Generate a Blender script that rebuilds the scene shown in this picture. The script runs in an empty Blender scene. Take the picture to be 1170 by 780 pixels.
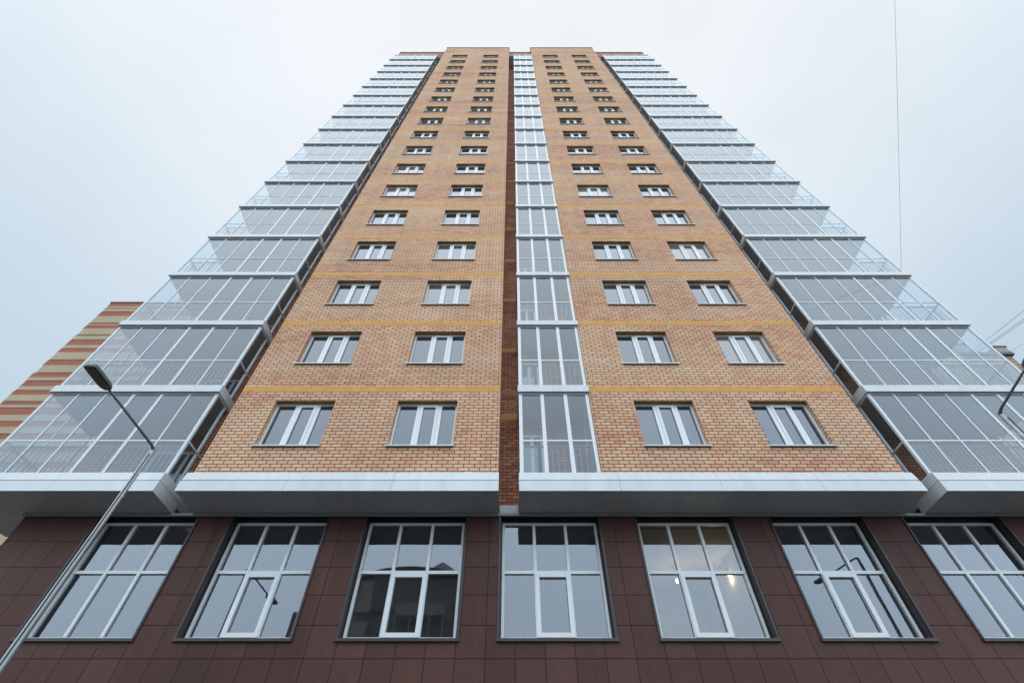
import bpy, math, random
from mathutils import Vector, Matrix
random.seed(7)
sc = bpy.context.scene
col = sc.collection
Z0 = 1.6                      # eye height; heights below are measured from the eye

# ------------------------------------------------------------------ camera, sky, sun
cam = bpy.data.cameras.new('camera')
co = bpy.data.objects.new('camera', cam); col.objects.link(co)
cam.sensor_width = 36.0
cam.lens = 545.0 / 1170.0 * 36.0
cam.clip_start = 0.1; cam.clip_end = 3000
co.location = (0, 0, Z0)
co.rotation_euler = (math.radians(90 + 49.896), 0, 0)
sc.camera = co

SUN_EL, SUN_AZ = math.radians(42), math.radians(188)     # behind the camera
w = bpy.data.worlds.new('World'); sc.world = w; w.use_nodes = True
nt = w.node_tree; nt.nodes.clear()
def N(t, kind, **kw):
    n = t.nodes.new(kind)
    for k, v in kw.items(): setattr(n, k, v)
    return n
out = N(nt, 'ShaderNodeOutputWorld'); bg = N(nt, 'ShaderNodeBackground')
bg.inputs['Strength'].default_value = 0.1
sky = N(nt, 'ShaderNodeTexSky', sky_type='NISHITA', sun_disc=False)
sky.sun_elevation = SUN_EL; sky.sun_rotation = SUN_AZ
tc = N(nt, 'ShaderNodeTexCoord'); sep = N(nt, 'ShaderNodeSeparateXYZ')
nt.links.new(tc.outputs['Generated'], sep.inputs[0])
ramp = N(nt, 'ShaderNodeValToRGB')
e = ramp.color_ramp.elements
e[0].position = 0.0; e[0].color = (.44, .55, .64, 1)
e[1].position = 1.0; e[1].color = (.96, .975, 1.0, 1)
m = e.new(.55); m.color = (.60, .735, .85, 1)
m = e.new(.80); m.color = (.82, .905, .965, 1)
nt.links.new(sep.outputs['Z'], ramp.inputs[0])
back = N(nt, 'ShaderNodeMapRange'); back.interpolation_type = 'SMOOTHSTEP'
back.inputs['From Min'].default_value = .10; back.inputs['From Max'].default_value = -.75
back.inputs['To Min'].default_value = 10.0; back.inputs['To Max'].default_value = 27.0
nt.links.new(sep.outputs['Y'], back.inputs['Value'])
noi = N(nt, 'ShaderNodeTexNoise'); noi.inputs['Scale'].default_value = 1.7; noi.inputs['Detail'].default_value = 3
nt.links.new(tc.outputs['Generated'], noi.inputs['Vector'])
nr = N(nt, 'ShaderNodeMapRange'); nr.inputs['To Min'].default_value = .87; nr.inputs['To Max'].default_value = 1.20
nt.links.new(noi.outputs['Fac'], nr.inputs['Value'])
mul = N(nt, 'ShaderNodeMath', operation='MULTIPLY')
nt.links.new(back.outputs[0], mul.inputs[0]); nt.links.new(nr.outputs[0], mul.inputs[1])
vm = N(nt, 'ShaderNodeVectorMath', operation='SCALE')
nt.links.new(ramp.outputs[0], vm.inputs[0]); nt.links.new(mul.outputs[0], vm.inputs['Scale'])
mix = N(nt, 'ShaderNodeMixRGB'); mix.inputs[0].default_value = .92
nt.links.new(sky.outputs[0], mix.inputs[1]); nt.links.new(vm.outputs[0], mix.inputs[2])
nt.links.new(mix.outputs[0], bg.inputs['Color']); nt.links.new(bg.outputs[0], out.inputs[0])

sl = bpy.data.lights.new('sun', 'SUN'); so = bpy.data.objects.new('sun', sl); col.objects.link(so)
sl.energy = 1.4; sl.angle = math.radians(170); sl.color = (1.0, .97, .93)
# sun direction: azimuth measured like the sky node (rotation 0 = +Y, turning clockwise)
sd = Vector((math.sin(SUN_AZ) * math.cos(SUN_EL), math.cos(SUN_AZ) * math.cos(SUN_EL), math.sin(SUN_EL)))
so.rotation_euler = sd.to_track_quat('Z', 'Y').to_euler()
so.location = sd * 100

sc.view_settings.view_transform = 'Standard'; sc.view_settings.look = 'None'
sc.view_settings.exposure = 0.0; sc.view_settings.gamma = 1.0
sc.view_settings.use_curve_mapping = False
sc.render.engine = 'CYCLES'
sc.cycles.use_denoising = True
sc.cycles.max_bounces = 10; sc.cycles.transparent_max_bounces = 24
sc.cycles.caustics_reflective = False; sc.cycles.caustics_refractive = False
sc.render.film_transparent = False

# ------------------------------------------------------------------ materials
def mat(name, color=(.5, .5, .5), rough=.6, metal=0.0, ior=1.45):
    m = bpy.data.materials.new(name); m.use_nodes = True
    b = m.node_tree.nodes['Principled BSDF']
    b.inputs['Base Color'].default_value = (*color, 1); b.inputs['Roughness'].default_value = rough
    b.inputs['Metallic'].default_value = metal; b.inputs['IOR'].default_value = ior
    return m
def P(m): return m.node_tree.nodes['Principled BSDF']

def weather(m, scale=3.0, amount=.12, stretch=(1, 1, 1), bump=0.0):
    """uneven dirt: multiplies the base colour by a soft noise"""
    t = m.node_tree; b = P(m); c = tuple(b.inputs['Base Color'].default_value)
    g = N(t, 'ShaderNodeNewGeometry'); mp = N(t, 'ShaderNodeVectorMath', operation='MULTIPLY')
    mp.inputs[1].default_value = stretch
    t.links.new(g.outputs['Position'], mp.inputs[0])
    n = N(t, 'ShaderNodeTexNoise'); n.inputs['Scale'].default_value = scale; n.inputs['Detail'].default_value = 6
    n.inputs['Roughness'].default_value = .65
    t.links.new(mp.outputs[0], n.inputs['Vector'])
    r = N(t, 'ShaderNodeMapRange'); r.inputs['From Min'].default_value = .3; r.inputs['From Max'].default_value = .7
    r.inputs['To Min'].default_value = 1 - amount; r.inputs['To Max'].default_value = 1 + amount
    t.links.new(n.outputs['Fac'], r.inputs['Value'])
    v = N(t, 'ShaderNodeVectorMath', operation='SCALE'); v.inputs[0].default_value = c[:3]
    t.links.new(r.outputs[0], v.inputs['Scale']); t.links.new(v.outputs[0], b.inputs['Base Color'])
    r2 = N(t, 'ShaderNodeMapRange'); r2.inputs['To Min'].default_value = max(.02, b.inputs['Roughness'].default_value - .12)
    r2.inputs['To Max'].default_value = min(1, b.inputs['Roughness'].default_value + .12)
    t.links.new(n.outputs['Fac'], r2.inputs['Value']); t.links.new(r2.outputs[0], b.inputs['Roughness'])
    if bump:
        bp = N(t, 'ShaderNodeBump'); bp.inputs['Strength'].default_value = bump; bp.inputs['Distance'].default_value = .01
        t.links.new(n.outputs['Fac'], bp.inputs['Height']); t.links.new(bp.outputs[0], b.inputs['Normal'])
    return m

def wall_uv(t):
    """(along the wall, height, 0) from the world position, whichever way the wall faces"""
    g = N(t, 'ShaderNodeNewGeometry')
    sp = N(t, 'ShaderNodeSeparateXYZ'); t.links.new(g.outputs['Position'], sp.inputs[0])
    sn = N(t, 'ShaderNodeSeparateXYZ'); t.links.new(g.outputs['True Normal'], sn.inputs[0])
    ab = N(t, 'ShaderNodeMath', operation='ABSOLUTE'); t.links.new(sn.outputs['X'], ab.inputs[0])
    gt = N(t, 'ShaderNodeMath', operation='GREATER_THAN'); gt.inputs[1].default_value = .5
    t.links.new(ab.outputs[0], gt.inputs[0])
    mx = N(t, 'ShaderNodeMix', data_type='FLOAT')
    t.links.new(gt.outputs[0], mx.inputs['Factor']); t.links.new(sp.outputs['X'], mx.inputs['A']); t.links.new(sp.outputs['Y'], mx.inputs['B'])
    cb = N(t, 'ShaderNodeCombineXYZ'); t.links.new(mx.outputs['Result'], cb.inputs['X']); t.links.new(sp.outputs['Z'], cb.inputs['Y'])
    return cb.outputs[0]

def brick(name, stops, mortar, bw=.26, rh=.1005, ms=.013, patch=None, patch_amt=.5, bump=.6, offset=.5):
    m = bpy.data.materials.new(name); m.use_nodes = True; t = m.node_tree; b = P(m)
    uv = wall_uv(t)
    sep = N(t, 'ShaderNodeSeparateXYZ'); t.links.new(uv, sep.inputs[0])
    def M(op, a, c=None):
        n = N(t, 'ShaderNodeMath', operation=op)
        for i, x in enumerate((a, c)):
            if x is None: continue
            if isinstance(x, (int, float)): n.inputs[i].default_value = x
            else: t.links.new(x, n.inputs[i])
        return n.outputs[0]
    row = M('FLOOR', M('DIVIDE', sep.outputs['Y'], rh))
    odd = M('FLOORED_MODULO', row, 2.0)
    even = M('SUBTRACT', 1.0, odd)
    colm = M('FLOOR', M('DIVIDE', M('ADD', sep.outputs['X'], M('MULTIPLY', even, bw * offset)), bw))
    cb = N(t, 'ShaderNodeCombineXYZ'); t.links.new(row, cb.inputs['X']); t.links.new(colm, cb.inputs['Y'])
    wn = N(t, 'ShaderNodeTexWhiteNoise', noise_dimensions='2D'); t.links.new(cb.outputs[0], wn.inputs['Vector'])
    fac = wn.outputs['Value']
    if patch:
        # loads of bricks from different pallets: whole runs of courses lean redder or paler
        mp = N(t, 'ShaderNodeVectorMath', operation='MULTIPLY'); mp.inputs[1].default_value = patch
        t.links.new(cb.outputs[0], mp.inputs[0])
        n2 = N(t, 'ShaderNodeTexNoise'); n2.inputs['Scale'].default_value = 1.0; n2.inputs['Detail'].default_value = 4
        n2.inputs['Roughness'].default_value = .6
        t.links.new(mp.outputs[0], n2.inputs['Vector'])
        r = N(t, 'ShaderNodeMapRange'); r.inputs['From Min'].default_value = .30; r.inputs['From Max'].default_value = .70
        t.links.new(n2.outputs['Fac'], r.inputs['Value'])
        fac = M('ADD', M('MULTIPLY', fac, 1 - patch_amt), M('MULTIPLY', r.outputs[0], patch_amt))
    cr = N(t, 'ShaderNodeValToRGB'); el = cr.color_ramp.elements
    el[0].position, el[0].color = stops[0][0], (*stops[0][1], 1)
    el[1].position, el[1].color = stops[-1][0], (*stops[-1][1], 1)
    for p, c in stops[1:-1]:
        x = el.new(p); x.color = (*c, 1)
    t.links.new(fac, cr.inputs[0])
    bt = N(t, 'ShaderNodeTexBrick'); bt.offset = offset; bt.offset_frequency = 2; bt.squash = 1
    bt.inputs['Scale'].default_value = 1; bt.inputs['Mortar Size'].default_value = ms
    bt.inputs['Mortar Smooth'].default_value = .25; bt.inputs['Brick Width'].default_value = bw; bt.inputs['Row Height'].default_value = rh
    t.links.new(uv, bt.inputs['Vector'])
    n3 = N(t, 'ShaderNodeTexNoise'); n3.inputs['Scale'].default_value = 30; n3.inputs['Detail'].default_value = 4
    t.links.new(uv, n3.inputs['Vector'])
    r3 = N(t, 'ShaderNodeMapRange'); r3.inputs['To Min'].default_value = .8; r3.inputs['To Max'].default_value = 1.2
    t.links.new(n3.outputs['Fac'], r3.inputs['Value'])
    vs = N(t, 'ShaderNodeVectorMath', operation='SCALE'); t.links.new(cr.outputs[0], vs.inputs[0]); t.links.new(r3.outputs[0], vs.inputs['Scale'])
    mx = N(t, 'ShaderNodeMixRGB'); mx.inputs[2].default_value = (*mortar, 1)
    t.links.new(bt.outputs['Fac'], mx.inputs[0]); t.links.new(vs.outputs[0], mx.inputs[1])
    t.links.new(mx.outputs[0], b.inputs['Base Color'])
    b.inputs['Roughness'].default_value = .85
    inv = M('ADD', M('MULTIPLY', bt.outputs['Fac'], -1.0), M('MULTIPLY', n3.outputs['Fac'], .25))
    bp = N(t, 'ShaderNodeBump'); bp.inputs['Strength'].default_value = bump; bp.inputs['Distance'].default_value = .012
    t.links.new(inv, bp.inputs['Height']); t.links.new(bp.outputs[0], b.inputs['Normal'])
    return m

def glazing_reflect(t, g, fr, ior, k=4):
    # reflectance of a pane or double-glazed unit with k surfaces: kR / (1 + (k-1)R), the same from both sides
    sgn = N(t, 'ShaderNodeMath', operation='MULTIPLY_ADD'); sgn.inputs[1].default_value = 1.0 / ior - ior; sgn.inputs[2].default_value = ior
    t.links.new(g.outputs['Backfacing'], sgn.inputs[0]); t.links.new(sgn.outputs[0], fr.inputs['IOR'])
    a = N(t, 'ShaderNodeMath', operation='MULTIPLY'); a.inputs[1].default_value = k; t.links.new(fr.outputs[0], a.inputs[0])
    b = N(t, 'ShaderNodeMath', operation='MULTIPLY_ADD'); b.inputs[1].default_value = k - 1; b.inputs[2].default_value = 1; t.links.new(fr.outputs[0], b.inputs[0])
    c = N(t, 'ShaderNodeMath', operation='DIVIDE'); t.links.new(a.outputs[0], c.inputs[0]); t.links.new(b.outputs[0], c.inputs[1])
    return c.outputs[0]

def thin_glass(name, ior, k=4, dust=(0, 0), tint=(.86, .9, .9), rough=0.0, gloss=(.95, .98, 1.0)):
    m = bpy.data.materials.new(name); m.use_nodes = True; t = m.node_tree; t.nodes.clear()
    o = N(t, 'ShaderNodeOutputMaterial'); mx = N(t, 'ShaderNodeMixShader'); fr = N(t, 'ShaderNodeFresnel')
    fr.inputs['IOR'].default_value = ior
    g = N(t, 'ShaderNodeNewGeometry')
    fac = glazing_reflect(t, g, fr, ior, k)
    tr = N(t, 'ShaderNodeBsdfTransparent'); tr.inputs[0].default_value = (*tint, 1)
    gl = N(t, 'ShaderNodeBsdfGlossy'); gl.inputs['Roughness'].default_value = rough; gl.inputs['Color'].default_value = (*gloss, 1)
    # slight unevenness of float glass
    n = N(t, 'ShaderNodeTexNoise'); n.inputs['Scale'].default_value = 1.3; n.inputs['Detail'].default_value = 1
    t.links.new(g.outputs['Position'], n.inputs['Vector'])
    bp = N(t, 'ShaderNodeBump'); bp.inputs['Strength'].default_value = .025; bp.inputs['Distance'].default_value = .05
    t.links.new(n.outputs['Fac'], bp.inputs['Height']); t.links.new(bp.outputs[0], gl.inputs['Normal'])
    t.links.new(fac, mx.inputs[0]); t.links.new(tr.outputs[0], mx.inputs[1]); t.links.new(gl.outputs[0], mx.inputs[2])
    # a film of street dust, denser to the eye at a slant
    lw = N(t, 'ShaderNodeLayerWeight'); lw.inputs['Blend'].default_value = .5
    pw = N(t, 'ShaderNodeMath', operation='POWER'); pw.inputs[1].default_value = 2.5; t.links.new(lw.outputs['Facing'], pw.inputs[0])
    nd = N(t, 'ShaderNodeTexNoise'); nd.inputs['Scale'].default_value = .9; nd.inputs['Detail'].default_value = 5
    t.links.new(g.outputs['Position'], nd.inputs['Vector'])
    ds = N(t, 'ShaderNodeMath', operation='MULTIPLY_ADD'); ds.inputs[1].default_value = dust[1]; ds.inputs[2].default_value = dust[0]
    t.links.new(pw.outputs[0], ds.inputs[0])
    dn = N(t, 'ShaderNodeMapRange'); dn.inputs['To Min'].default_value = .5; dn.inputs['To Max'].default_value = 1.5
    t.links.new(nd.outputs['Fac'], dn.inputs['Value'])
    dm = N(t, 'ShaderNodeMath', operation='MULTIPLY'); t.links.new(ds.outputs[0], dm.inputs[0]); t.links.new(dn.outputs[0], dm.inputs[1])
    df = N(t, 'ShaderNodeBsdfDiffuse'); df.inputs['Color'].default_value = (.62, .66, .68, 1)
    m2 = N(t, 'ShaderNodeMixShader'); t.links.new(dm.outputs[0], m2.inputs[0]); t.links.new(mx.outputs[0], m2.inputs[1]); t.links.new(df.outputs[0], m2.inputs[2])
    t.links.new(m2.outputs[0], o.inputs[0])
    return m

def streaks(m, amount=.1, stretch=(5, 5, .22), seed=0.0):
    """rain streaks and soot: vertical stains over whatever the base colour already is"""
    t = m.node_tree; b = P(m); src = b.inputs['Base Color'].links[0].from_socket
    g = N(t, 'ShaderNodeNewGeometry'); mp = N(t, 'ShaderNodeVectorMath', operation='MULTIPLY_ADD')
    mp.inputs[1].default_value = stretch; mp.inputs[2].default_value = (seed, seed, seed)
    t.links.new(g.outputs['Position'], mp.inputs[0])
    n = N(t, 'ShaderNodeTexNoise'); n.inputs['Scale'].default_value = 1; n.inputs['Detail'].default_value = 5; n.inputs['Roughness'].default_value = .6
    t.links.new(mp.outputs[0], n.inputs['Vector'])
    n2 = N(t, 'ShaderNodeTexNoise'); n2.inputs['Scale'].default_value = .35; n2.inputs['Detail'].default_value = 3
    t.links.new(g.outputs['Position'], n2.inputs['Vector'])
    ad = N(t, 'ShaderNodeMath', operation='ADD'); t.links.new(n.outputs['Fac'], ad.inputs[0]); t.links.new(n2.outputs['Fac'], ad.inputs[1])
    r = N(t, 'ShaderNodeMapRange'); r.inputs['From Min'].default_value = .65; r.inputs['From Max'].default_value = 1.35
    r.inputs['To Min'].default_value = 1 - amount; r.inputs['To Max'].default_value = 1 + amount * .6
    t.links.new(ad.outputs[0], r.inputs['Value'])
    v = N(t, 'ShaderNodeVectorMath', operation='SCALE'); t.links.new(src, v.inputs[0]); t.links.new(r.outputs[0], v.inputs['Scale'])
    t.links.new(v.outputs[0], b.inputs['Base Color'])
    return m

BRICK = brick('straw_brick',
    [(0, (.42, .165, .10)), (.20, (.54, .262, .155)), (.42, (.61, .345, .208)), (.62, (.63, .395, .248)), (.85, (.645, .44, .285)), (1, (.67, .50, .35))],
    (.070, .050, .042), ms=.0122, patch=(.07, .022, 1), patch_amt=.58)
REDBRICK = brick('red_brown_brick',
    [(0, (.24, .065, .038)), (.4, (.40, .125, .065)), (.75, (.48, .205, .115)), (1, (.50, .29, .19))],
    (.055, .040, .034), patch=(.12, .03, 1), patch_amt=.45)
OLDBRICK = brick('old_brown_brick', [(0, (.20, .13, .09)), (.5, (.30, .21, .14)), (1, (.40, .29, .2))], (.25, .23, .2), bw=.5, rh=.2, ms=.02)
STRIPE_RED = brick('stripe_red_brick', [(0, (.28, .080, .042)), (1, (.38, .125, .07))], (.18, .08, .06), patch=(.05, .02, 1))
STRIPE_TAN = brick('stripe_tan_brick', [(0, (.35, .28, .19)), (1, (.43, .355, .255))], (.28, .23, .16), patch=(.05, .02, 1))
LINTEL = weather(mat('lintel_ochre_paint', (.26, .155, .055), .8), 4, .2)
OCHRE = weather(mat('ochre_render', (.52, .272, .078), .8), 4, .16, bump=.1)
FASCIA = weather(mat('white_fascia_metal', (.525, .56, .59), .38), 2.2, .06, (1, 1, .3))
PVC = mat('white_pvc', (.62, .655, .685), .32)
ALU = weather(mat('grey_white_aluminium', (.54, .585, .62), .35), 3, .05)
CONC = weather(mat('balcony_ceiling', (.33, .335, .34), .85), 2, .08)
RAIL = mat('galvanised_rail', (.19, .20, .21), .5, .1)
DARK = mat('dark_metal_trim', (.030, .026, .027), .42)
REDGREY = mat('dark_roof_metal', (.17, .13, .12), .5)
INNER = weather(mat('interior_plaster', (.33, .31, .29), .9), 2, .1)
GLASS = thin_glass('loggia_glass', 1.48, 2.1, (.02, .26), (.70, .76, .80), 0.0, (.82, .90, .97))
SHOPGLASS = thin_glass('ground_floor_glass', 1.53, 4, (.01, .05), (.62, .66, .66), 0.0, (.82, .90, 1.0))
STEEL = weather(mat('galvanised_steel', (.34, .37, .385), .42, .55), 5, .2, (1, 1, .25))
LAMPGREY = mat('lamp_dark_grey', (.10, .112, .118), .45)
LENS = mat('lamp_lens', (.05, .055, .055), .25)
WIRE = mat('wire_grey', (.14, .15, .16), .6)
CABLE = mat('cable_black', (.03, .03, .032), .6)

for m_, a_, q_ in ((BRICK, .16, (3, 3, .2)), (REDBRICK, .2, (3, 3, .2)), (FASCIA, .09, (6, 6, .6)), (CONC, .12, (1, 1, 1)), (STRIPE_TAN, .1, (1, 1, .2)), (STRIPE_RED, .1, (1, 1, .2))): streaks(m_, a_, q_)

# upper windows: low-e double glazing with dim rooms behind
def coated_pane():
    m = bpy.data.materials.new('coated_window_glass'); m.use_nodes = True; t = m.node_tree; t.nodes.clear()
    o = N(t, 'ShaderNodeOutputMaterial'); mx = N(t, 'ShaderNodeMixShader'); fr = N(t, 'ShaderNodeFresnel')
    g = N(t, 'ShaderNodeNewGeometry'); fac = glazing_reflect(t, g, fr, 1.50, 2.8)
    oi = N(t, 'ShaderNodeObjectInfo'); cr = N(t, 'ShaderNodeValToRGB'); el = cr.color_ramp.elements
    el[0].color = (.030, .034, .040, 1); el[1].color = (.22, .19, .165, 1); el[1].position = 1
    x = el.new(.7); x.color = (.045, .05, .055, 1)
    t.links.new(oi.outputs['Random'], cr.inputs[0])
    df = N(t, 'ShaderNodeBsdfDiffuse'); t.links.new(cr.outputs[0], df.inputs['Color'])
    gl = N(t, 'ShaderNodeBsdfGlossy'); gl.inputs['Roughness'].default_value = .01; gl.inputs['Color'].default_value = (.84, .91, 1, 1)
    n = N(t, 'ShaderNodeTexNoise'); n.inputs['Scale'].default_value = 1.6; n.inputs['Detail'].default_value = 1
    t.links.new(g.outputs['Position'], n.inputs['Vector'])
    bp = N(t, 'ShaderNodeBump'); bp.inputs['Strength'].default_value = .025; bp.inputs['Distance'].default_value = .05
    t.links.new(n.outputs['Fac'], bp.inputs['Height']); t.links.new(bp.outputs[0], gl.inputs['Normal'])
    t.links.new(fac, mx.inputs[0]); t.links.new(df.outputs[0], mx.inputs[1]); t.links.new(gl.outputs[0], mx.inputs[2])
    t.links.new(mx.outputs[0], o.inputs[0])
    return m
PANE = coated_pane()

# brown stone cladding: square tiles with open joints
def tiles():
    m = bpy.data.materials.new('brown_granite_tiles'); m.use_nodes = True; t = m.node_tree; b = P(m)
    uv = wall_uv(t)
    ad = N(t, 'ShaderNodeVectorMath', operation='ADD'); ad.inputs[1].default_value = (.52, -(3.10 + Z0) + .585 * 20, 0)
    t.links.new(uv, ad.inputs[0])
    bt = N(t, 'ShaderNodeTexBrick'); bt.offset = 0; bt.squash = 1
    bt.inputs['Scale'].default_value = 1; bt.inputs['Mortar Size'].default_value = .009; bt.inputs['Mortar Smooth'].default_value = .1
    bt.inputs['Brick Width'].default_value = .585; bt.inputs['Row Height'].default_value = .585; bt.inputs['Bias'].default_value = 0
    bt.inputs['Color1'].default_value = (.062, .025, .021, 1); bt.inputs['Color2'].default_value = (.078, .033, .027, 1)
    bt.inputs['Mortar'].default_value = (.008, .005, .005, 1)
    t.links.new(ad.outputs[0], bt.inputs['Vector'])
    n = N(t, 'ShaderNodeTexNoise'); n.inputs['Scale'].default_value = 9; n.inputs['Detail'].default_value = 7; n.inputs['Roughness'].default_value = .7
    t.links.new(uv, n.inputs['Vector'])
    r = N(t, 'ShaderNodeMapRange'); r.inputs['To Min'].default_value = .75; r.inputs['To Max'].default_value = 1.25
    t.links.new(n.outputs['Fac'], r.inputs['Value'])
    vs = N(t, 'ShaderNodeVectorMath', operation='SCALE'); t.links.new(bt.outputs['Color'], vs.inputs[0]); t.links.new(r.outputs[0], vs.inputs['Scale'])
    t.links.new(vs.outputs[0], b.inputs['Base Color']); b.inputs['Roughness'].default_value = .55; b.inputs['Specular IOR Level'].default_value = .22
    bp = N(t, 'ShaderNodeBump'); bp.inputs['Strength'].default_value = .7; bp.inputs['Distance'].default_value = .008; bp.invert = True
    t.links.new(bt.outputs['Fac'], bp.inputs['Height']); t.links.new(bp.outputs[0], b.inputs['Normal'])
    return m
TILES = streaks(tiles(), .22, (4, 4, .35), 3.0)

SOFFIT = weather(mat('ribbed_soffit', (.35, .37, .39), .5), 3, .08)

# ------------------------------------------------------------------ mesh helpers
class MB:
    def __init__(s): s.v = []; s.f = []; s.m = []
    def quad(s, a, b, c, d, mi=0):
        i = len(s.v); s.v += [a, b, c, d]; s.f.append((i, i + 1, i + 2, i + 3)); s.m.append(mi)
    def box(s, x0, x1, y0, y1, z0, z1, mi=0):
        i = len(s.v)
        s.v += [(x0, y0, z0), (x1, y0, z0), (x1, y1, z0), (x0, y1, z0), (x0, y0, z1), (x1, y0, z1), (x1, y1, z1), (x0, y1, z1)]
        for q in ((0, 3, 2, 1), (4, 5, 6, 7), (0, 1, 5, 4), (2, 3, 7, 6), (1, 2, 6, 5), (3, 0, 4, 7)):
            s.f.append(tuple(i + k for k in q)); s.m.append(mi)
    def prism_x(s, prof, x0, x1, mi=0):
        """profile of (y, z) points swept along x"""
        i = len(s.v); n = len(prof)
        s.v += [(x0, y, z) for y, z in prof] + [(x1, y, z) for y, z in prof]
        for k in range(n):
            j = (k + 1) % n
            s.f.append((i + k, i + j, i + n + j, i + n + k)); s.m.append(mi)
        s.f.append(tuple(i + k for k in range(n))[::-1]); s.m.append(mi)
        s.f.append(tuple(i + n + k for k in range(n))); s.m.append(mi)
    def prism_y(s, prof, y0, y1, mi=0):
        """profile of (x, z) points swept along y"""
        i = len(s.v); n = len(prof)
        s.v += [(x, y0, z) for x, z in prof] + [(x, y1, z) for x, z in prof]
        for k in range(n):
            j = (k + 1) % n
            s.f.append((i + k, i + n + k, i + n + j, i + j)); s.m.append(mi)
        s.f.append(tuple(i + k for k in range(n))); s.m.append(mi)
        s.f.append(tuple(i + n + k for k in range(n))[::-1]); s.m.append(mi)
    def tube(s, pts, rads, n=12, mi=0, caps=True):
        pts = [Vector(p) for p in pts]
        if not isinstance(rads, (list, tuple)): rads = [rads] * len(pts)
        base = len(s.v); up = Vector((0, 0, 1))
        for k, p in enumerate(pts):
            d = (pts[min(k + 1, len(pts) - 1)] - pts[max(k - 1, 0)]).normalized()
            a = d.cross(up)
            if a.length < .05: a = d.cross(Vector((1, 0, 0)))
            a.normalize(); b = d.cross(a)
            for q in range(n):
                t = 2 * math.pi * q / n
                s.v.append(tuple(p + (a * math.cos(t) + b * math.sin(t)) * rads[k]))
        for k in range(len(pts) - 1):
            for q in range(n):
                r = (q + 1) % n
                s.f.append((base + k * n + q, base + k * n + r, base + (k + 1) * n + r, base + (k + 1) * n + q)); s.m.append(mi)
        if caps:
            s.f.append(tuple(base + q for q in range(n))[::-1]); s.m.append(mi)
            s.f.append(tuple(base + (len(pts) - 1) * n + q for q in range(n))); s.m.append(mi)
    def mesh(s, name, mats, fix=True, smooth=False):
        me = bpy.data.meshes.new(name); me.from_pydata(s.v, [], s.f)
        for k in mats: me.materials.append(k)
        me.polygons.foreach_set('material_index', s.m)
        if smooth: me.polygons.foreach_set('use_smooth', [True] * len(s.f))
        me.update()
        if fix:
            import bmesh
            b = bmesh.new(); b.from_mesh(me); bmesh.ops.recalc_face_normals(b, faces=b.faces); b.to_mesh(me); b.free()
        return me

def link(name, me, parent=None, loc=(0, 0, 0), bevel=0):
    o = bpy.data.objects.new(name, me); col.objects.link(o)
    if parent is not None:
        o.parent = parent
        o.location = Vector(loc) - parent_world(parent)
    else:
        o.location = loc
    if bevel:
        b = o.modifiers.new('bevel', 'BEVEL'); b.width = bevel; b.segments = 2; b.limit_method = 'ANGLE'
    return o
def parent_world(o):
    v = Vector(o.location)
    while o.parent is not None:
        o = o.parent; v += Vector(o.location)
    return v
def thing(name, label, cat, loc, group=None):
    o = bpy.data.objects.new(name, None); col.objects.link(o); o.location = loc
    o['label'] = label; o['category'] = cat
    if group: o['group'] = group
    return o
def copy_tree(o, parent, world):
    c = o.copy(); col.objects.link(c); c.parent = parent
    c.location = Vector(world) - parent_world(parent)
    for ch in list(o.children):
        d = ch.copy(); col.objects.link(d); d.parent = c
        for g in list(ch.children):
            h = g.copy(); col.objects.link(h); h.parent = d
    return c

def wall_holes(mb, x0, x1, z0, z1, y, holes, depth, mi=0, mi_top=None, bands=(), mi_band=0, mi_side=None):
    """a wall facing -y at depth y with rectangular openings and their reveals"""
    xs = sorted({x0, x1, *[h[0] for h in holes], *[h[1] for h in holes]})
    zs = sorted({z0, z1, *[h[2] for h in holes], *[h[3] for h in holes], *[b for q in bands for b in q]})
    for i in range(len(xs) - 1):
        for j in range(len(zs) - 1):
            cx, cz = (xs[i] + xs[i + 1]) / 2, (zs[j] + zs[j + 1]) / 2
            if any(h[0] < cx < h[1] and h[2] < cz < h[3] for h in holes): continue
            k = mi_band if any(b[0] < cz < b[1] for b in bands) else mi
            mb.quad((xs[i], y, zs[j]), (xs[i + 1], y, zs[j]), (xs[i + 1], y, zs[j + 1]), (xs[i], y, zs[j + 1]), k)
    d = y + depth; ms = mi if mi_side is None else mi_side; mt = ms if mi_top is None else mi_top
    for a, b, c, e in holes:
        mb.quad((a, y, c), (a, y, e), (a, d, e), (a, d, c), ms)
        mb.quad((b, y, c), (b, d, c), (b, d, e), (b, y, e), ms)
        mb.quad((a, y, e), (b, y, e), (b, d, e), (a, d, e), mt)
        mb.quad((a, y, c), (a, d, c), (b, d, c), (b, y, c), ms)

# ------------------------------------------------------------------ ground
def structure(name, me, loc=(0, 0, 0)):
    o = link(name, me, None, loc); o['kind'] = 'structure'; return o
g = MB(); g.quad((-900, -900, 0), (900, -900, 0), (900, 900, 0), (-900, 900, 0))
structure('ground', g.mesh('ground', [weather(mat('bare_earth', (.16, .15, .13), .95), .6, .25)], fix=False))
g = MB(); g.box(-70, 70, 2.0, 10.2, .004, .14)
structure('pavement', g.mesh('pavement', [weather(mat('grey_paving', (.17, .168, .16), .85), 1.5, .15)]))
g = MB(); g.box(-70, 70, 1.85, 1.997, .004, .16)
structure('kerb', g.mesh('kerb', [weather(mat('kerb_stone', (.38, .375, .36), .85), 2, .1)]))
g = MB(); g.quad((-300, -9, .004), (300, -9, .004), (300, 1.847, .004), (-300, 1.847, .004))
structure('road', g.mesh('road', [weather(mat('asphalt', (.055, .056, .058), .85), 2, .2)], fix=False))

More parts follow.
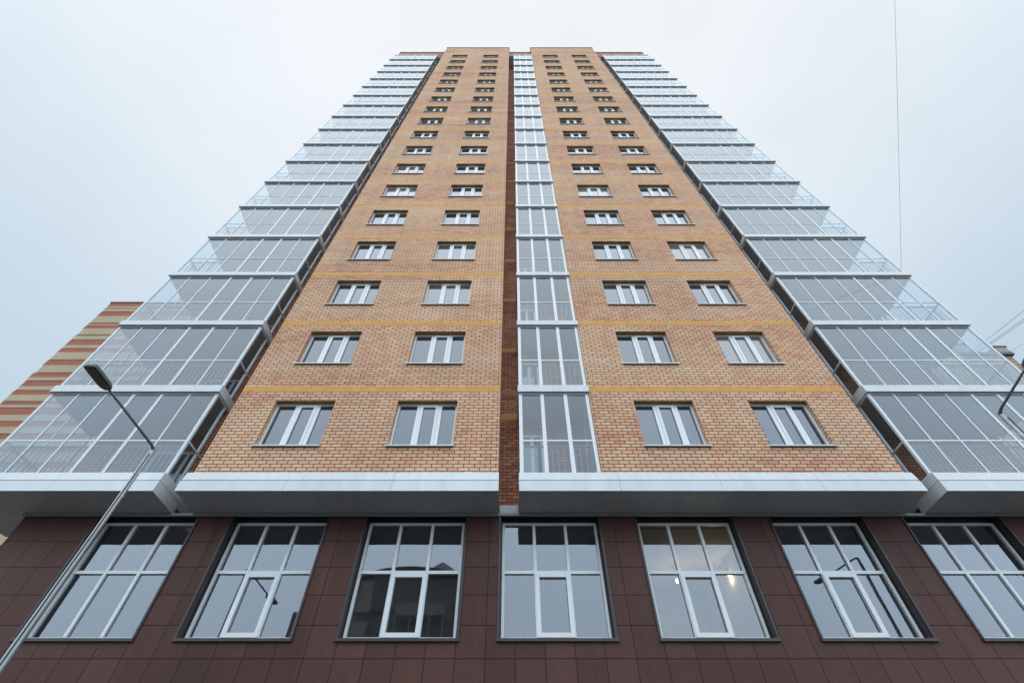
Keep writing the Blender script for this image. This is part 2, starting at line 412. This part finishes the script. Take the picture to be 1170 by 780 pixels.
# ------------------------------------------------------------------ the tower
FL = 3.03; NF = 18
YF = 9.73                                  # front plane of the bays
H = lambda h: h + Z0
XC = .9                                    # axis of symmetry
tower = thing('apartment_tower', 'tall straw brick apartment tower with white glazed loggias above a brown stone ground floor', 'apartment building', (XC, 18, 0))

BAYS = [(-7.60, -.33), (2.15, 9.38)]
WX = [[(-6.50, -4.86), (-3.14, -1.50)], [(3.35, 4.98), (6.51, 8.13)]]
WZ = (7.47, 9.02); BZ = (9.36, 9.58)
TOP = 64.9
for (bx0, bx1), wxs in zip(BAYS, WX):
    mb = MB()
    holes = [(a, b, H(WZ[0] + FL * i), H(WZ[1] + FL * i)) for i in range(NF) for a, b in wxs]
    bands = [(H(BZ[0] + FL * i), H(BZ[1] + FL * i)) for i in range(NF)]
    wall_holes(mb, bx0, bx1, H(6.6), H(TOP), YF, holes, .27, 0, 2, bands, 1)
    zs = sorted({H(6.6), H(TOP), *[b for q in bands for b in q]})
    for x, dx in ((bx0, -1), (bx1, 1)):
        for j in range(len(zs) - 1):
            k = 1 if any(b[0] < (zs[j] + zs[j + 1]) / 2 < b[1] for b in bands) else 0
            mb.quad((x, YF, zs[j]), (x, 16, zs[j]), (x, 16, zs[j + 1]), (x, YF, zs[j + 1]), k)
    mb.quad((bx0, YF, H(TOP)), (bx1, YF, H(TOP)), (bx1, 16, H(TOP)), (bx0, 16, H(TOP)), 0)
    link('brick_facade', mb.mesh('brick_facade', [BRICK, OCHRE, LINTEL], fix=False), tower)
    mb = MB(); mb.box(bx0 - .04, bx1 + .04, YF - .05, 16.05, H(TOP) + .002, H(TOP) + .08)
    link('coping', mb.mesh('coping', [REDGREY]), tower)

# one three-light window, local origin at the lower left of the opening
def window_meshes(W, Hh):
    f = MB(); y0, y1 = .15, .215
    f.box(0, .055, y0, y1, .03, Hh); f.box(W - .055, W, y0, y1, .03, Hh)
    f.box(.055, W - .055, y0, y1, .03, .095); f.box(.055, W - .055, y0, y1, Hh - .06, Hh)
    a, b = W * .325, W * .42; c, d = W * .645, W * .74
    f.box(a, b - .055, y0, y1, .095, Hh - .06); f.box(c + .055, d, y0, y1, .095, Hh - .06)
    # opening sash in the middle, a little proud of the frame
    f.box(b - .053, b + .012, y0 - .018, y1 - .01, .075, Hh - .045); f.box(c - .012, c + .053, y0 - .018, y1 - .01, .075, Hh - .045)
    f.box(b + .014, c - .014, y0 - .018, y1 - .01, .075, .15); f.box(b + .014, c - .014, y0 - .018, y1 - .01, Hh - .12, Hh - .045)
    p = MB()
    for u, v in ((.05, a + .01), (b, c), (d - .01, W - .05)):
        yy = .195 if u != b else .183
        p.quad((u, yy, .09), (v, yy, .09), (v, yy, Hh - .05), (u, yy, Hh - .05))
    s = MB(); s.prism_x([(-.065, -.012), (.15, .028), (.15, .045), (-.065, .006)], -.035, W + .035)
    s.box(-.035, W + .035, -.066, -.062, -.03, .006)
    bk = MB(); bk.quad((0, .26, 0), (W, .26, 0), (W, .26, Hh), (0, .26, Hh))
    return f.mesh('window', [PVC]), p.mesh('pane', [PANE], fix=False), s.mesh('sill', [FASCIA])
wmesh = {}
first = True
for wxs in WX:
    for a, b in wxs:
        W = round(b - a, 3)
        f, p, s = window_meshes(W, WZ[1] - WZ[0])
        proto = link('window', f, tower, (a, YF, H(WZ[0])))
        for nm, me in (('pane', p), ('sill', s)):
            o = bpy.data.objects.new(nm, me); col.objects.link(o); o.parent = proto
        for i in range(1, NF):
            copy_tree(proto, tower, (a, YF, H(WZ[0] + FL * i)))

# recessed walls, side wings, roof parapets
YR, YB = 10.93, 11.70
LX0, LX1 = -12.95, -8.25                   # left loggia stack
RX0, RX1 = 9.98, 15.08                     # right loggia stack
mb = MB(); bands = [(H(BZ[0] + FL * i), H(BZ[1] + FL * i)) for i in range(NF)]
wall_holes(mb, BAYS[0][1], BAYS[1][0], H(6.5), H(61), YR, [], 0, 0, None, bands, 1)
link('recess_wall', mb.mesh('recess_wall', [REDBRICK, OCHRE], fix=False), tower)
for x0, x1 in ((-12.78, BAYS[0][0]), (BAYS[1][1], 14.95)):
    mb = MB()
    wall_holes(mb, x0, x1, H(6.12), H(61), YB, [], 0, 0, None, bands, 1)
    xe = x0 if x0 < 0 else x1
    mb.quad((xe, YB, H(6.12)), (xe, 26, H(6.12)), (xe, 26, H(61)), (xe, YB, H(61)), 0)
    mb.quad((x0, 26, H(6.12)), (x1, 26, H(6.12)), (x1, 26, H(61)), (x0, 26, H(61)), 0)
    mb.quad((x0, YB, H(61)), (x1, YB, H(61)), (x1, 26, H(61)), (x0, 26, H(61)), 0)
    px0, px1 = (LX1 - .125, LX1 - .005) if x0 < 0 else (RX0 + .005, RX0 + .125)
    mb.box(px0, px1, YF + .78, YB - .003, H(6.4), H(60.3), 0)
    link('side_wall', mb.mesh('side_wall', [REDBRICK, OCHRE], fix=False), tower)
mb = MB(); mb.box(BAYS[0][0], BAYS[1][1], 16, 26, 0, H(64.5)); 
link('rear_block', mb.mesh('rear_block', [BRICK]), tower)
for x0, x1, ya in ((-12.80, BAYS[0][0] - .003, 9.9), (BAYS[1][1] + .003, 14.93, 9.9), (BAYS[0][1] + .003, BAYS[1][0] - .003, 9.9)):
    mb = MB(); zb = 59.9 if x0 > -1 and x1 < 3 else 60.46
    mb.box(x0, x1, ya, 12.6, H(60.44), H(62.95), 0)
    mb.box(x0 - .0, x1 + .0, ya - .05, 12.65, H(62.952), H(63.04), 1)
    if x1 - x0 > 3:
        vx = -11.3 if x0 < 0 else 12.3
        mb.box(vx, vx + 1.7, ya - .012, ya + .1, H(60.55), H(61.0), 2)
    link('roof_parapet', mb.mesh('roof_parapet', [REDBRICK, REDGREY, DARK]), tower)

# white cornice under the bays, in sheets with seams
OFF = [(.0, 6.70), (.07, 6.65), (.115, 6.425), (.098, 6.41), (.098, 6.395), (.128, 6.385), (.145, 6.115), (.12, 6.115), (.0, 6.36)]
def cornice(x0, x1, returns, depth):
    """offset profile swept along the front in sheets, with mitred returns at both ends"""
    mb = MB(); n = max(1, round((x1 - x0) / 2.45)); st = (x1 - x0) / n; P_ = len(OFF)
    def strip(stations):
        base = len(mb.v)
        for stn_ in stations:
            for o_, h in OFF:
                x, y = stn_(o_); mb.v.append((x, y, H(h)))
        for a in range(len(stations) - 1):
            for q in range(P_):
                r = (q + 1) % P_
                mb.f.append((base + a * P_ + q, base + a * P_ + r, base + (a + 1) * P_ + r, base + (a + 1) * P_ + q)); mb.m.append(0)
        mb.f.append(tuple(base + q for q in range(P_))); mb.m.append(0)
        e_ = base + (len(stations) - 1) * P_; mb.f.append(tuple(e_ + q for q in range(P_))[::-1]); mb.m.append(0)
    YC = YF - .002
    for k in range(n):
        a = x0 + k * st + (.003 if k else 0); b = x0 + (k + 1) * st - (.003 if k < n - 1 else 0)
        ss = [lambda o, a=a: (a, YC - o), lambda o, b=b: (b, YC - o)]
        if returns and k == 0: ss[0:1] = [lambda o: (x0 - o * .5, depth), lambda o: (x0 - o * .5, YC - o)]
        if returns and k == n - 1: ss[-1:] = [lambda o: (x1 + o * .5, YC - o), lambda o: (x1 + o * .5, depth)]
        strip(ss)
    return mb
for x0, x1 in ((BAYS[0][0] - .09, BAYS[0][1] + .02), (.165, BAYS[1][1] + .09)):
    link('cornice', cornice(x0, x1, False, YR).mesh('cornice', [FASCIA]), tower)
for x0, x1 in ((LX0, LX1), (RX0, RX1)):
    link('cornice', cornice(x0, x1, True, 10.6 - .004).mesh('cornice', [FASCIA]), tower)
mb = MB(); mb.box(BAYS[0][1] - .0 + .022, BAYS[1][0] - 1.96, YR - .06, YR + .1, H(6.20), H(6.52))
link('recess_trim', mb.mesh('recess_trim', [FASCIA]), tower)
mb = MB()
for x0, x1, yb in ((BAYS[0][0] - .09, BAYS[0][1] + .02, 10.9), (.165, BAYS[1][1] + .09, 10.9), (LX0 - .055, LX1 + .055, YB), (RX0 - .055, RX1 + .055, YB)):
    mb.box(x0 + .003, x1 - .003, YF - .12, yb, H(6.134), H(6.20), 0)
    n = int((x1 - x0) / .1); st = (x1 - x0 - .02) / n
    for k in range(n):
        a = x0 + .01 + k * st
        mb.prism_y([(a + .006, H(6.1338)), (a + .018, H(6.128)), (a + st - .018, H(6.128)), (a + st - .006, H(6.1338))], YF - .118, 10.59, 0)
mb.box(BAYS[0][1] + .03, BAYS[1][0] - 1.99, YR + .11, YR + .4, H(6.12), H(6.3), 0)
link('soffit', mb.mesh('soffit', [SOFFIT]), tower)
mb = MB(); mb.box(-11.75, 13.55, 10.545, 10.597, H(6.06), H(6.119), 0)
link('soffit_trim', mb.mesh('soffit_trim', [mat('grey_trim', (.24, .25, .26), .45)]), tower)

# ---- loggias
def loggia(W, depth, panes, thick, mirror, door=None, edge=.075, inner_glass=True, end_glass=True):
    """local origin: front left of the floor slab at mid thickness; slab sits back to the wall at +depth.
    In the unmirrored one the outer, free end is at x=0."""
    X = (lambda x: W - x) if mirror else (lambda x: x)
    def bx(mb, x0, x1, *r): 
        a, b = sorted((X(x0), X(x1))); mb.box(a, b, *r)
    s = MB()
    bx(s, .03, W - .03, .03, depth, -.12, .12, 1)
    # folded metal fascia: upright face with a small drip lip
    s.prism_x([(-.03, -.10), (-.045, -.135), (.027, -.135), (.027, .135), (.0, .135), (-.03, .10)], -.03, W + .03, 0)
    bx(s, -.03, .028, .03, depth, -.13, .13, 0); bx(s, W - .028, W + .03, .03, depth, -.13, .13, 0)
    z0, z1, zt = .137, FL - .137, 1.24
    f = MB(); ya, yb = .040, .066
    bx(f, .0, edge, ya, yb + .04, z0, z1); bx(f, W - edge, W, ya, yb + .04, z0, z1)
    bx(f, edge, W - edge, ya, yb, z0, z0 + .05); bx(f, edge, W - edge, ya, yb, z1 - .05, z1)
    pw = W / panes; xs = [0.0]
    edges = [edge]
    for k in range(1, panes):
        t = thick[(k - 1) % len(thick)]
        bx(f, k * pw - t / 2, k * pw + t / 2, ya - .004, yb, z0 + .05, z1 - .05)
        edges += [k * pw - t / 2, k * pw + t / 2]
    edges.append(W - edge)
    for k in range(panes):
        bx(f, edges[2 * k], edges[2 * k + 1], ya, yb - .01, zt - .022, zt + .022)
    for x0, x1, on in ((0, .06, end_glass), (W - .06, W, inner_glass)):
        if on:
            bx(f, x0, x1, depth - .07, depth - .002, z0, z1)
            bx(f, x0, x1, yb + .04, depth - .07, zt - .022, zt + .022)
            bx(f, x0, x1, yb + .04, depth - .07, z0, z0 + .045)
            bx(f, x0, x1, yb + .04, depth - .07, z1 - .045, z1)
            if depth > 1.5 and x0 > 0: bx(f, x0, x1, .565, .625, z0 + .045, z1 - .045)
            if depth > 1.5 and x0 == 0: bx(f, x0, x1, depth * .5 - .02, depth * .5 + .02, z0 + .045, z1 - .045)
    gl = MB()
    a, b = sorted((X(edge * .5), X(W - edge * .5)))
    gl.quad((a, .051, z0), (b, .051, z0), (b, .051, z1), (a, .051, z1))
    for x, on in ((.03, end_glass), (W - .03, inner_glass)):
        if on:
            x = X(x); gl.quad((x, .1, z0), (x, depth - .03, z0), (x, depth - .03, z1), (x, .1, z1))
    r = MB(); yr = .19; zr = .14 + 1.02
    bx(r, .13, W - .13, yr - .02, yr + .025, zr - .02, zr + .02); bx(r, .13, W - .13, yr - .012, yr + .012, .22, .25)
    n = int((W - .26) / .135)
    for k in range(n + 1):
        x = .13 + (W - .26) * k / n
        bx(r, x - .011, x + .011, yr - .011, yr + .011, .25, zr - .02)
    if end_glass:
        bx(r, .11, .155, yr + .03, depth - .05, zr - .02, zr + .02); bx(r, .12, .145, yr + .03, depth - .05, .22, .25)
        n = int((depth - .25) / .135)
        for k in range(1, n):
            y = yr + (depth - .05 - yr) * k / n
            bx(r, .121, .143, y - .011, y + .011, .25, zr - .02)
    d = None
    if door:
        d = MB(); u, v = door; zb, zc = .14, 2.3
        y0, y1 = depth - .05, depth - .004
        bx(d, u, u + .07, y0, y1, zb, zc); bx(d, v - .07, v, y0, y1, zb, zc); mid = u + (v - u) * .52
        bx(d, mid - .05, mid + .05, y0, y1, zb, zc)
        for a, b in ((u + .07, mid - .05), (mid + .05, v - .07)):
            for q0, q1 in ((zb, zb + .1), (.95, 1.05), (zc - .08, zc)):
                bx(d, a, b, y0, y1, q0, q1)
            bx(d, a, b, y0 + .02, y1, zb + .1, .95, 1); bx(d, a, b, y0 + .02, y1, 1.05, zc - .08, 1)
    return s, f, gl, r, d
def stack(x0, W, depth, panes, thick, mirror, door, edge, inner, end, mats):
    s, f, gl, r, d = loggia(W, depth, panes, thick, mirror, door, edge, inner, end)
    proto = link('loggia', s.mesh('loggia', [FASCIA, CONC]), tower, (x0, YF - .005, H(6.44)))
    kids = [('glazing_frame', f.mesh('glazing_frame', [mats])), ('glass', gl.mesh('glass', [GLASS], fix=False)), ('railing', r.mesh('railing', [RAIL]))]
    if d: kids.append(('balcony_door', d.mesh('balcony_door', [PVC, PANE])))
    for nm, me in kids:
        o = bpy.data.objects.new(nm, me); col.objects.link(o); o.parent = proto
    for i in range(1, NF):
        copy_tree(proto, tower, (x0, YF - .005, H(6.44 + FL * i)))
    # roof of the topmost loggia
TH = [.045, .05, .085, .05, .085]
stack(LX0, LX1 - LX0, YB - YF, 6, [.045, .045, .085, .085, .045], False, (2.40, 4.30), .08, True, True, ALU)
stack(RX0, RX1 - RX0, YB - YF, 7, [.045, .085, .085, .045, .045, .045], True, (4.05, 5.02), .08, True, True, ALU)
stack(.19, 1.95, YR - YF, 3, [.10, .095], True, (1.25, 1.88), .09, False, True, PVC)
# the right end of the central loggias butts against the brick bay, so only its left end is glazed
for x0, x1, d in ((LX0, LX1, YB), (RX0, RX1, YB), (BAYS[0][1] + .01, 2.14, YR), (LX1 + .035, BAYS[0][0] - .005, YB), (BAYS[1][1] + .005, RX0 - .035, YB)):
    mb = MB(); mb.box(x0, x1, YF + (.02 if x1 - x0 > 1 else .2), d, H(60.30), H(60.435))
    link('loggia_roof', mb.mesh('loggia_roof', [ALU]), tower)

# ---- ground floor: brown stone with seven tall windows
YG = 10.6
SHOP = [(-9.85, -7.53), (-6.66, -4.40), (-3.46, -1.10), (-.26, 2.06), (2.97, 5.26), (6.17, 8.37), (9.36, 11.66)]
SZ = (3.44, 6.118)
mb = MB()
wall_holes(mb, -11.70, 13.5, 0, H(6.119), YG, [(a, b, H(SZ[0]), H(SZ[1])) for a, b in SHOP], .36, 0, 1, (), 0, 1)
for x in (-11.70, 13.5):
    mb.quad((x, YG, 0), (x, 26, 0), (x, 26, H(6.119)), (x, YG, H(6.119)), 0)
link('stone_cladding', mb.mesh('stone_cladding', [TILES, DARK], fix=False), tower)
mb = MB()
mb.box(-11.68, 13.48, 15.0, 15.1, 0, H(6.05)); mb.box(-11.68, 13.48, YG + .42, 14.99, H(5.97), H(6.1)); mb.box(-11.68, 13.48, YG + .42, 14.99, H(2.3), H(2.4))
for x in (-7.1, -3.9, -.7, 2.5, 5.7, 8.85):
    mb.box(x - .08, x + .08, YG + .42, 14.98, H(2.41), H(5.96))
link('interior', mb.mesh('interior', [INNER]), tower)
mb = MB(); mb.box(-11.69, 13.49, YG + .37, YG + .41, 0, H(3.3)); 
link('inner_leaf', mb.mesh('inner_leaf', [INNER]), tower)
for i, (a, b) in enumerate(SHOP):
    W = b - a; Hh = 2.56; f = MB(); y0, y1 = .19, .265
    xa, xb = .035, W - .035
    sash = i not in (0, 6)
    z0 = .03; zt = z0 + 1.36
    f.box(xa, xa + .06, y0, y1, z0, Hh); f.box(xb - .06, xb, y0, y1, z0, Hh)
    f.box(xa + .06, xb - .06, y0, y1, z0, z0 + .06); f.box(xa + .06, xb - .06, y0, y1, Hh - .055, Hh)
    pw = (xb - xa) / 3; t1 = xa + pw; t2 = xa + 2 * pw
    for t in (t1, t2):
        f.box(t - .035, t + .035, y0 - .004, y1, z0 + .06, Hh - .055)
    for u, v in ((xa + .06, t1 - .035), (t1 + .035, t2 - .035), (t2 + .035, xb - .06)):
        f.box(u, v, y0, y1, zt - .035, zt + .035)
    if sash:
        u, v = t1 - .012, t2 + .012
        for q in ((u, u + .09, z0 + .05, zt - .03), (v - .09, v, z0 + .05, zt - .03), (u + .09, v - .09, z0 + .05, z0 + .14), (u + .09, v - .09, zt - .115, zt - .03)):
            f.box(q[0], q[1], y0 - .024, y1 - .006, q[2], q[3])
    wo = link('tall_window', f.mesh('tall_window', [PVC]), tower, (a, YG, H(SZ[0])), bevel=.003)
    p = MB(); yp = .235
    p.quad((xa + .03, yp, z0 + .03), (xb - .03, yp, z0 + .03), (xb - .03, yp, Hh - .03), (xa + .03, yp, Hh - .03))
    po = bpy.data.objects.new('pane', p.mesh('pane', [SHOPGLASS], fix=False)); col.objects.link(po); po.parent = wo
    s = MB()
    s.box(-.05, W + .05, -.055, .36, -.055, .0); s.box(-.045, -.002, -.03, .0, .002, 2.64); s.box(W + .002, W + .045, -.03, .0, .002, 2.64)
    s.box(.002, W - .002, .20, .30, Hh + .002, 2.67); s.box(.002, .033, .20, .30, .002, Hh); s.box(W - .033, W - .002, .20, .30, .002, Hh)
    so_ = bpy.data.objects.new('surround', s.mesh('surround', [DARK])); col.objects.link(so_); so_.parent = wo

# two lit bulbs hanging in the room behind the fifth window
BULB = bpy.data.materials.new('lit_bulb'); BULB.use_nodes = True
P(BULB).inputs['Emission Color'].default_value = (1, .72, .42, 1); P(BULB).inputs['Emission Strength'].default_value = 20
for (x, y), lab in (((4.36, 12.94), 'lit bare bulb low in the upper left light of the fifth ground floor window'), ((5.59, 12.52), 'lit bare bulb nearest the right jamb inside the fifth ground floor window')):
    z = H(5.55)
    t = thing('pendant_lamp', lab, 'lamp', (x, y, H(5.97)), 'lit bulbs inside the ground floor')
    c = MB(); c.tube([(x, y, H(5.968)), (x, y, z + .14)], .008, 6); c.tube([(x, y, z + .14), (x, y, z + .07)], [.022, .026], 10)
    link('socket', c.mesh('socket', [CABLE]), t)
    b = MB(); b.tube([(x, y, z + .07), (x, y, z + .04), (x, y, z), (x, y, z - .03), (x, y, z - .045)], [.014, .024, .032, .022, .004], 12)
    bo = link('bulb', b.mesh('bulb', [BULB], smooth=True), t)
    L = bpy.data.lights.new('bulb_light', 'POINT'); L.energy = 13; L.color = (1, .66, .36); L.shadow_soft_size = .05
    lo = bpy.data.objects.new('bulb_light', L); col.objects.link(lo); lo.parent = t; lo.location = Vector((x, y, z - .12)) - Vector(t.location)

# ------------------------------------------------------------------ neighbours
# striped brick tower at the left, far behind
DS = 45.0
VZ = lambda py: (931.8 / (py + 71.0) - .8422) * DS        # image row to height on that wall
st_rows = [65, 85, 93, 97, 110, 135, 170, 179, 184, 200, 232, 238, 258, 287, 303, 325, 362, 392, 430, 455, 472, 502, 522, 547, 580, 600, 613, 652, 685, 715, 750, 780]
hs = [VZ(330 + q / 4.588) for q in st_rows]
while hs[-1] > -Z0 + 1.2:
    hs.append(hs[-1] - random.uniform(.7, 1.7))
hs[-1] = -Z0
sb = thing('striped_tower', 'tall building of red and tan brick stripes behind the left loggias', 'building', (-50, DS + 8, 0))
mb = MB()
for k in range(len(hs) - 1):
    xl = -64.9 + (0, .16, -.05, .1)[k % 4] + random.uniform(-.06, .06)
    yo = DS - (.06 if k % 2 else 0)
    mb.box(xl, -33, yo, DS + 16, H(hs[k + 1]) + (.002 if k < len(hs) - 2 else 0), H(hs[k]), k % 2)
link('wall', mb.mesh('wall', [STRIPE_RED, STRIPE_TAN]), sb)
mb = MB(); mb.box(-65.05, -32.9, DS - .12, DS + 16.1, H(hs[0]) + .002, H(hs[0]) + .25)
link('coping', mb.mesh('coping', [REDGREY]), sb)

# old brown house at the right, behind the loggias
D2 = 30.0
ob = thing('brown_house', 'old brown brick house with roof chimneys behind the right loggias', 'house', (43, D2 + 6, 0))
top = 33.5
mb = MB(); mb.box(37.5, 47.0, D2, D2 + 12, 0, H(top))
link('wall', mb.mesh('wall', [OLDBRICK]), ob)
rf = MB(); rf.box(37.3, 47.25, D2 - .25, D2 + 12.2, H(top) + .002, H(top) + .3)
ro = link('roof', rf.mesh('roof', [mat('slate_roof', (.10, .10, .105), .7)]), ob)
for x0, x1, y0, hh in ((46.15, 47.2, -.2, .75), (42.9, 44.3, .3, 1.7), (39.4, 40.9, .3, 1.3)):
    c = MB(); c.box(x0, x1, D2 + y0, D2 + y0 + 1.1, H(top) + .303, H(top) + hh + .3); c.box(x0 - .1, x1 + .1, D2 + y0 - .1, D2 + y0 + 1.2, H(top) + hh + .302, H(top) + hh + .45)
    o = link('chimney', c.mesh('chimney', [weather(mat('grey_render', (.27, .27, .27), .85), 1.5, .12)]), ro)

# apartment house across the street, seen mirrored in the ground floor windows
YO = -22.0
op = thing('gabled_house', 'grey plastered house with arched gable mirrored in the third ground floor window', 'house', (-11, YO - 6, 0))
PL = weather(mat('grey_plaster', (.40, .40, .38), .9), .8, .12)
PL2 = weather(mat('pale_plaster', (.62, .62, .6), .9), .8, .1)
ROOFM = mat('metal_roof', (.20, .23, .25), .45)
BT = H(16.2)
mb = MB(); mb.box(-18.5, -3.2, YO - 12, YO, 0, BT)
arc = [(-8.9 - 6.4 * math.cos(math.pi * k / 18), BT + 3.4 * math.sin(math.pi * k / 18)) for k in range(19)]
mb.prism_y(arc, YO - 6, YO + .25)
mb.box(-8.1, -4.7, YO - 3.5, YO + .42, H(14.0), H(18.99))
link('wall', mb.mesh('wall', [PL]), op)
rf = MB()
arc2 = [(x + (x + 8.9) * .04, z + .25) for x, z in arc]
for k in range(18):
    a, b, c, d = arc[k], arc[k + 1], arc2[k + 1], arc2[k]
    rf.prism_y([(a[0], a[1] + .003), (b[0], b[1] + .003), c, d], YO - 6, YO + .6)
i = len(rf.v)
rf.v += [(-8.5, YO + .8, H(19.0)), (-4.3, YO + .8, H(19.0)), (-4.3, YO - 4, H(19.0)), (-8.5, YO - 4, H(19.0)), (-6.5, YO - 1.2, H(21.0))]
for q in ((0, 1, 4), (1, 2, 4), (2, 3, 4), (3, 0, 4), (0, 3, 2, 1)):
    rf.f.append(tuple(i + k for k in q)); rf.m.append(0)
link('roof', rf.mesh('roof', [ROOFM]), op)
for zf in range(6):
    for x in (-17.2, -14.4, -11.4, -8.3, -5.4):
        z = 1.4 + 3.3 * zf
        f = MB(); f.box(x, x + 1.5, YO + .003, YO + .06, z, z + 1.7, 0)
        wo = link('window', f.mesh('window', [PVC]), op)
        p = MB()
        for u, v in ((x + .08, x + .47), (x + .54, x + .97), (x + 1.04, x + 1.42)): p.box(u, v, YO + .062, YO + .07, z + .08, z + 1.62)
        po = bpy.data.objects.new('pane', p.mesh('pane', [PANE])); col.objects.link(po); po.parent = wo
    if zf:
        z = .8 + 3.3 * zf
        b = MB(); b.box(-9.6, -5.6, YO + .075, YO + 1.3, z - .2, z); b.box(-9.6, -5.6, YO + 1.2, YO + 1.3, z + .002, z + .75)
        for x in (-9.6, -8.4, -6.9, -5.7): b.box(x, x + .1, YO + 1.1, YO + 1.19, z - 2.5, z - .203)
        link('balcony', b.mesh('balcony', [PL2]), op)
        c = MB(); c.box(-13.2, -12.0, YO + .003, YO + .45, z + .3, z + 2.9)
        link('oriel', c.mesh('oriel', [PL2]), op)

# ------------------------------------------------------------------ street lamps
def street_lamp(label, base, h, adir, alen, hlen, tilt):
    x, y = base; zt = H(h)
    t = thing('street_lamp', label, 'street lamp', (x, y, .14), 'street lamps on the pavement')
    mb = MB(); mb.tube([(x, y, .145), (x, y, 1.3), (x, y, 1.34), (x, y, zt)], [.085, .085, .070, .040], 16)
    mb.box(x - .16, x + .16, y - .16, y + .16, .141, .165)
    pole = link('pole', mb.mesh('pole', [STEEL]), t)
    for z in (2.0, zt - 1.05, zt - .55):
        if z > zt - .2: break
        r = .070 - .030 * (z - 1.34) / (zt - 1.34)
        c = MB(); c.tube([(x, y, z - .012), (x, y, z + .012)], r + .006, 16)
        link('clamp', c.mesh('clamp', [ALU]), pole)
    cb = MB(); n = 14; pts = []
    for k in range(n + 1):
        z = 1.5 + (zt - 1.6) * k / n; r = .070 - .030 * (z - 1.34) / (zt - 1.34)
        pts.append((x + .4 * (r + .012), y - .92 * (r + .012) + .004 * math.sin(k * 2.1), z))
    cb.tube(pts, .011, 6)
    link('cable', cb.mesh('cable', [CABLE]), pole)
    a = Vector((adir[0], adir[1], 0)).normalized()
    p0 = Vector((x, y, zt)); p1 = p0 + a * alen + Vector((0, 0, tilt * alen))
    am = MB(); am.tube([(x, y, zt - .16), (x, y, zt + .02), p0 + a * .05 + Vector((0, 0, .055)), p0 + a * .14 + Vector((0, 0, .07 + tilt * .14)), p1 + Vector((0, 0, .07))], [.042, .042, .030, .024, .021], 12)
    link('arm', am.mesh('arm', [LAMPGREY], smooth=True), t)
    # flat lantern: rounded plan, deeper at the neck
    s = a.cross(Vector((0, 0, 1))); d = (a + Vector((0, 0, tilt))).normalized(); u = s.cross(d)
    prof = [(0, .05), (.06, .095), (.16, .112), (hlen - .06, .112), (hlen - .015, .098), (hlen, .07)]
    hd = MB(); base_i = []; c0 = p1 + Vector((0, 0, .07)) - d * .05
    ring = [(-w_, l_) for l_, w_ in prof] + [(w_, l_) for l_, w_ in reversed(prof)]
    for dz, k in ((-.028, 1.0), (.012, 1.02), (.04, .9), (.055, .6)):
        base_i.append(len(hd.v))
        for w_, l_ in ring:
            hd.v.append(tuple(c0 + d * (hlen / 2 + (l_ - hlen / 2) * (1 if k >= 1 else .5 + k * .5)) + s * (w_ * k) + u * dz))
    m_ = len(ring)
    for b0, b1 in zip(base_i, base_i[1:]):
        for q in range(m_):
            r = (q + 1) % m_
            hd.f.append((b0 + q, b0 + r, b1 + r, b1 + q)); hd.m.append(0)
    hd.f.append(tuple(base_i[0] + q for q in range(m_))); hd.m.append(0)
    hd.f.append(tuple(base_i[-1] + q for q in range(m_))); hd.m.append(0)
    # cooling ribs on the back
    for q in range(5):
        o_ = -.06 + q * .03
        pa = c0 + d * .12 + s * o_ + u * .055; pb = c0 + d * (hlen - .12) + s * o_ + u * .055
        hd.tube([pa, pb], .006, 6)
    ho = link('lantern', hd.mesh('lantern', [LAMPGREY]), t)
    ln = MB(); i = 0
    q = [c0 + d * l_ + s * w_ + u * -.031 for l_, w_ in ((.13, -.085), (hlen - .05, -.085), (hlen - .05, .085), (.13, .085))]
    ln.quad(*[tuple(v) for v in q]); q2 = [v + u * -.006 for v in q]
    ln.quad(*[tuple(v) for v in q2])
    link('lens', ln.mesh('lens', [LENS]), ho)
    return t
street_lamp('galvanised street lamp standing before the left loggias and the first ground floor window', (-7.45, 8.1), 6.1, (0, -1), 1.80, .62, 0.0)
street_lamp('street lamp at the right edge before the right loggias, only its bent neck in view', (10.26, 7.62), 6.66, (-.25, -1.12), 1.36, .62, .02)

# ------------------------------------------------------------------ overhead wires
th = math.radians(49.896); ct, stn = math.cos(th), math.sin(th)
def ray(px, py, dist):
    u = (px - 585) / 545; v = (390 - py) / 545
    d = Vector((u, ct - v * stn, stn + v * ct)).normalized()
    return Vector((0, 0, Z0)) + d * dist
def wire(label, a, b, sag, r, group='overhead wires'):
    mb = MB(); n = 24; pts = []
    for k in range(n + 1):
        t = k / n; p = a.lerp(b, t); p.z -= sag * 4 * t * (1 - t); pts.append(p)
    mb.tube(pts, r, 6)
    o = link('overhead_wire', mb.mesh('overhead_wire', [WIRE])); o['label'] = label; o['category'] = 'wire'; o['group'] = group
wire('single long wire running straight up the sky right of the tower', Vector((14.90, 9.70, H(15.70))), ray(1021.2, -40, 27.0), 0.02, .0052)
def far_wire(label, p, q, d1, d2, r):
    A, B = ray(*p, d1), ray(*q, d2); v = (B - A)
    wire(label, A - v * 1.2, B + v * 2.5, .3, r)
far_wire('uppermost of the slanting wires at the right edge above the brown house', (1125, 385), (1170, 347), 44, 40, .011)
far_wire('middle one of the three close slanting wires at the right edge', (1125, 391), (1170, 357), 44, 40, .011)
far_wire('lowest of the three close slanting wires at the right edge', (1128, 391), (1170, 360), 44, 40, .011)
far_wire('faint wire rising from the chimney of the brown house', (1153, 398), (1170, 385), 44, 42, .008)
